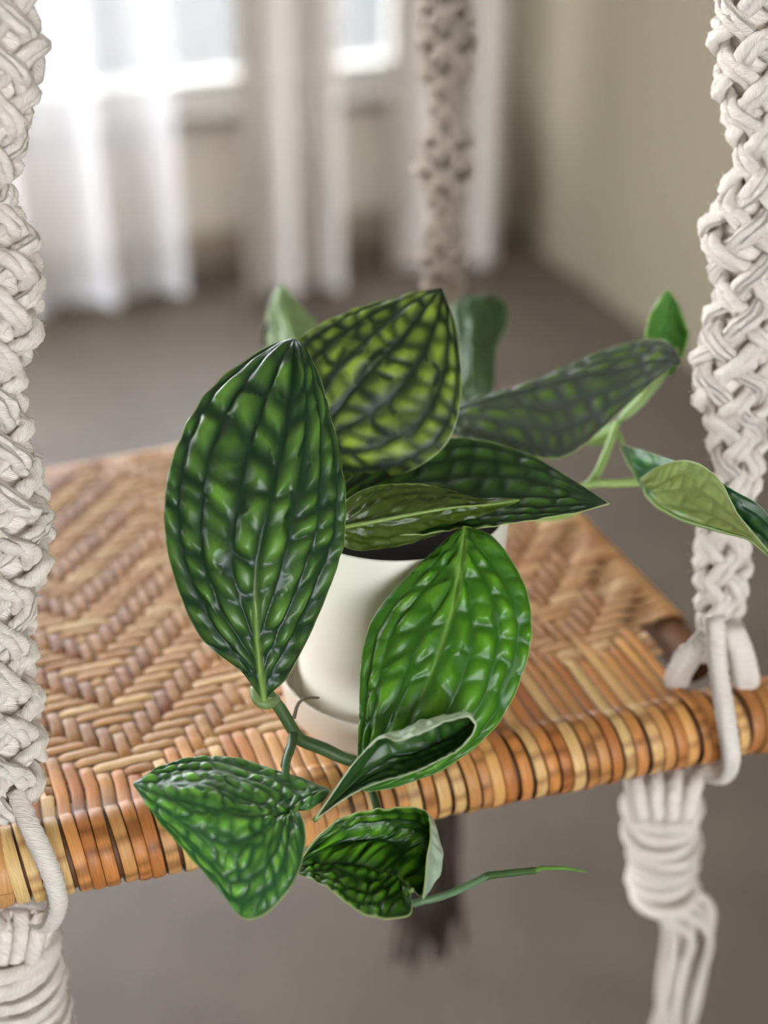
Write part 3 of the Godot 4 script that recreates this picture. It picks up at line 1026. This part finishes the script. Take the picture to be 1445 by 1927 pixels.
	# new leaf standing behind the leaf with the painted sheen
	leaf(t, [
		[0.0, V(1230, 705, .722), V(1236, 705, .724), V(1250, 705, .724), V(1262, 705, .724), V(1268, 703, .722)],
		[0.3, V(1211, 655, .720), V(1222, 655, .730), V(1250, 660, .734), V(1284, 655, .730), V(1291, 655, .720)],
		[0.6, V(1218, 608, .720), V(1230, 608, .730), V(1256, 612, .735), V(1286, 620, .730), V(1297, 626, .718)],
		[0.85, V(1238, 565, .724), V(1245, 565, .729), V(1258, 570, .731), V(1272, 574, .729), V(1281, 582, .722)],
		[1.0, V(1257, 543, .727), V(1257, 543, .727), V(1257, 543, .727), V(1257, 543, .727), V(1257, 543, .727)]],
		{"nu": 48, "nv": 60, "seed": 11.0, "amp": 0.0005, "crease": 0.0, "dark": lin(122, 188, 92), "light": lin(170, 222, 140), "under": lin(150, 190, 110), "rim": lin(190, 215, 140), "label": "small bright new leaf at the upper right"})
	leaf(t, [
		[0.0, V(1159, 798, .712), V(1160, 798, .710), V(1163, 798, .712)],
		[0.3, V(1178, 760, .716), V(1192, 766, .711), V(1206, 768, .716)],
		[0.65, V(1206, 705, .720), V(1228, 715, .714), V(1250, 712, .720)],
		[1.0, V(1238, 655, .722), V(1250, 655, .720), V(1280, 655, .722)]],
		{"nu": 32, "nv": 50, "seed": 12.0, "face": -1, "amp": 0.0003, "dark": lin(120, 175, 90), "light": lin(140, 190, 100), "under": lin(176, 204, 140), "rim": lin(196, 218, 160), "label": "pale green sheath of the new leaf"})
	# blurred leaves behind
	leaf(t, [
		[0.0, V(580, 705, .800), V(580, 705, .800), V(580, 705, .800)],
		[0.35, V(506, 662, .800), V(556, 650, .792), V(618, 655, .800)],
		[0.65, V(502, 602, .802), V(540, 600, .796), V(602, 616, .802)],
		[0.87, V(512, 556, .804), V(530, 562, .800), V(562, 572, .804)],
		[1.0, V(532, 533, .804), V(532, 533, .804), V(532, 533, .804)]],
		{"nu": 40, "nv": 60, "seed": 13.0, "face": -1, "amp": 0.0008, "under": lin(158, 186, 130), "label": "pale leaf underside behind the two tall leaves"})
	leaf(t, [
		[0.0, V(900, 780, .815), V(900, 780, .815), V(900, 780, .815)],
		[0.2, V(862, 740, .815), V(895, 742, .808), V(927, 742, .815)],
		[0.5, V(856, 655, .818), V(893, 655, .810), V(933, 662, .818)],
		[0.75, V(850, 598, .822), V(897, 600, .815), V(954, 608, .822)],
		[0.93, V(858, 566, .826), V(900, 563, .822), V(950, 570, .826)],
		[1.0, V(880, 557, .828), V(905, 555, .826), V(930, 558, .828)]],
		{"nu": 40, "nv": 60, "seed": 14.0, "amp": 0.0006, "dark": lin(62, 86, 52), "light": lin(84, 108, 66), "ribk": 0.2, "label": "dark blurred leaf behind the upright pointed leaf"})
	leaf(t, [
		[0.0, V(1160, 800, .735), V(1160, 800, .735), V(1160, 800, .735)],
		[0.4, V(1138, 800, .74), V(1142, 815, .736), V(1150, 830, .74)],
		[0.75, V(1112, 815, .742), V(1118, 826, .74), V(1126, 838, .742)],
		[1.0, V(1095, 835, .744), V(1095, 835, .744), V(1095, 835, .744)]],
		{"nu": 24, "nv": 36, "seed": 15.0, "amp": 0.0003, "face": -1, "under": lin(130, 170, 90), "label": "little pale leaf behind the stalk fork"})
	leaf(t, [
		[0.0, V(960, 960, .70), V(960, 960, .70), V(960, 960, .70)],
		[0.4, V(1000, 952, .70), V(1005, 965, .696), V(1005, 980, .70)],
		[0.75, V(1050, 955, .70), V(1055, 965, .697), V(1058, 976, .70)],
		[1.0, V(1095, 962, .70), V(1095, 962, .70), V(1095, 962, .70)]],
		{"nu": 24, "nv": 36, "seed": 16.0, "amp": 0.0003, "face": -1, "under": lin(150, 190, 100), "label": "pale leaf edge below the trough-shaped leaf"})

	var g0 := lin(70, 96, 52)
	var g1 := lin(84, 112, 62)
	stem(t, "stem", [at(505, 1306, .612), at(528, 1335, .616), at(550, 1372, .620), at(566, 1392, .624), at(606, 1408, .628), at(665, 1432, .632), at(730, 1430, .636), at(790, 1350, .640), at(835, 1200, .640), at(858, 1080, .640), at(862, 1030, .644), at(850, 1015, .662), at(830, 1035, .69)], 0.0026, 0.0030, g0, g1)
	stem(t, "petiole", [at(552, 1378, .620), at(548, 1405, .613), at(538, 1440, .604), at(540, 1490, .596), at(552, 1528, .587)], 0.0020, 0.0013, lin(60, 84, 50), lin(72, 110, 56))
	stem(t, "node", [at(480, 1296, .612), at(482, 1312, .608), at(494, 1324, .606), at(510, 1322, .610), at(518, 1316, .614)], 0.0022, 0.0024, lin(128, 150, 90), lin(110, 130, 80))
	stem(t, "aerial_root", [at(553, 1352, .620), at(560, 1326, .622), at(574, 1314, .624), at(600, 1313, .628)], 0.0009, 0.0005, lin(110, 92, 74), lin(120, 100, 84))
	stem(t, "aerial_root", [at(556, 1382, .622), at(542, 1410, .624), at(532, 1442, .630)], 0.0017, 0.0011, lin(58, 74, 50), lin(66, 70, 54))
	stem(t, "stem", [at(665, 1432, .632), at(700, 1490, .612), at(730, 1600, .604), at(768, 1692, .588), at(800, 1694, .585), at(850, 1680, .590), at(912, 1651, .597)], 0.0017, 0.0016, g0, lin(100, 130, 92))
	stem(t, "stem", [at(910, 1652, .597), at(918, 1648, .598), at(960, 1643, .603), at(1008, 1638, .609)], 0.0016, 0.0014, lin(62, 92, 44), lin(70, 100, 50))
	stem(t, "stem", [at(1005, 1639, .608), at(1020, 1634, .611), at(1060, 1634, .618), at(1102, 1640, .628)], 0.0011, 0.0005, lin(100, 140, 60), lin(110, 150, 70))
	stem(t, "petiole", [at(1040, 945, .690), at(1110, 908, .694), at(1142, 850, .702), at(1160, 796, .712)], 0.0020, 0.0018, lin(130, 160, 84), lin(160, 190, 110))
	stem(t, "petiole", [at(1060, 925, .690), at(1115, 911, .690), at(1165, 909, .691), at(1215, 905, .692)], 0.0015, 0.0022, lin(140, 170, 90), lin(160, 184, 100))
	stem(t, "petiole", [at(1210, 908, .696), at(1185, 870, .702), at(1163, 815, .708)], 0.0012, 0.0012, lin(150, 180, 100), lin(150, 180, 100))
	stem(t, "petiole", [at(497, 652, .802), at(494, 630, .802), at(503, 612, .801), at(520, 604, .800)], 0.0012, 0.0012, lin(52, 44, 36), lin(96, 84, 54))

# ------------------------------------------------------------------ scene
func _ready() -> void:
	rng.seed = 11
	noise.seed = 5
	noise.frequency = 0.05
	noise.fractal_octaves = 2
	view = Basis.from_euler(Vector3(deg_to_rad(PITCH), deg_to_rad(YAW), 0))
	var cam := Camera3D.new()
	cam.name = "camera"
	cam.fov = FOV
	cam.near = 0.05
	cam.far = 60
	var lens := CameraAttributesPhysical.new()
	lens.frustum_focal_length = 12.0 / tan(deg_to_rad(FOV / 2))
	lens.frustum_focus_distance = 0.605
	lens.frustum_near = 0.05
	lens.frustum_far = 60.0
	lens.exposure_aperture = 2.3
	cam.attributes = lens
	cam.position = EYE
	cam.basis = view
	add_child(cam)
	cam.current = true
	cam.fov = FOV

	var we := WorldEnvironment.new()
	we.name = "environment"
	var env := Environment.new()
	env.background_mode = Environment.BG_SKY
	var sky := Sky.new()
	var sm := ProceduralSkyMaterial.new()
	sm.sky_top_color = Color(0.87, 0.89, 0.92)
	sm.sky_horizon_color = Color(0.94, 0.96, 0.98)
	sm.ground_bottom_color = Color(0.72, 0.72, 0.70)
	sm.ground_horizon_color = Color(0.86, 0.87, 0.87)
	sm.sun_angle_max = 0.0
	sky.sky_material = sm
	env.sky = sky
	env.background_energy_multiplier = 2.0
	env.tonemap_mode = Environment.TONE_MAPPER_LINEAR
	env.tonemap_exposure = 10.2
	env.sdfgi_enabled = true
	env.ssao_enabled = true
	env.ssil_enabled = true
	we.environment = env
	add_child(we)

	make_materials()
	M.hair_mesh = join([tube_arrays(PackedVector3Array([Vector3(0, -0.001, 0), Vector3(0, 0.0008, 0.0001), Vector3(0.0002, 0.0018, 0.0004), Vector3(0.0006, 0.0026, 0.0007)]), func(t): return lerpf(0.00007, 0.00003, t), 3)])
	room()
	curtain(0.18, 0.735, -3.16, 0.02, 2.5, 3.0, 0.035, M.sheer, "wide white sheer curtain at the left, bright with the window behind it", 0.4)
	curtain(0.885, 1.115, -3.10, 0.0, 2.5, 2.0, 0.03, M.drape, "narrow grey-white curtain hanging between the other two", 1.7)
	curtain(1.25, 1.52, -3.12, 0.0, 2.5, 2.0, 0.03, M.drape, "beige curtain in the room corner behind the blurred rope", 2.9)
	tray()
	ropes()
	plant()
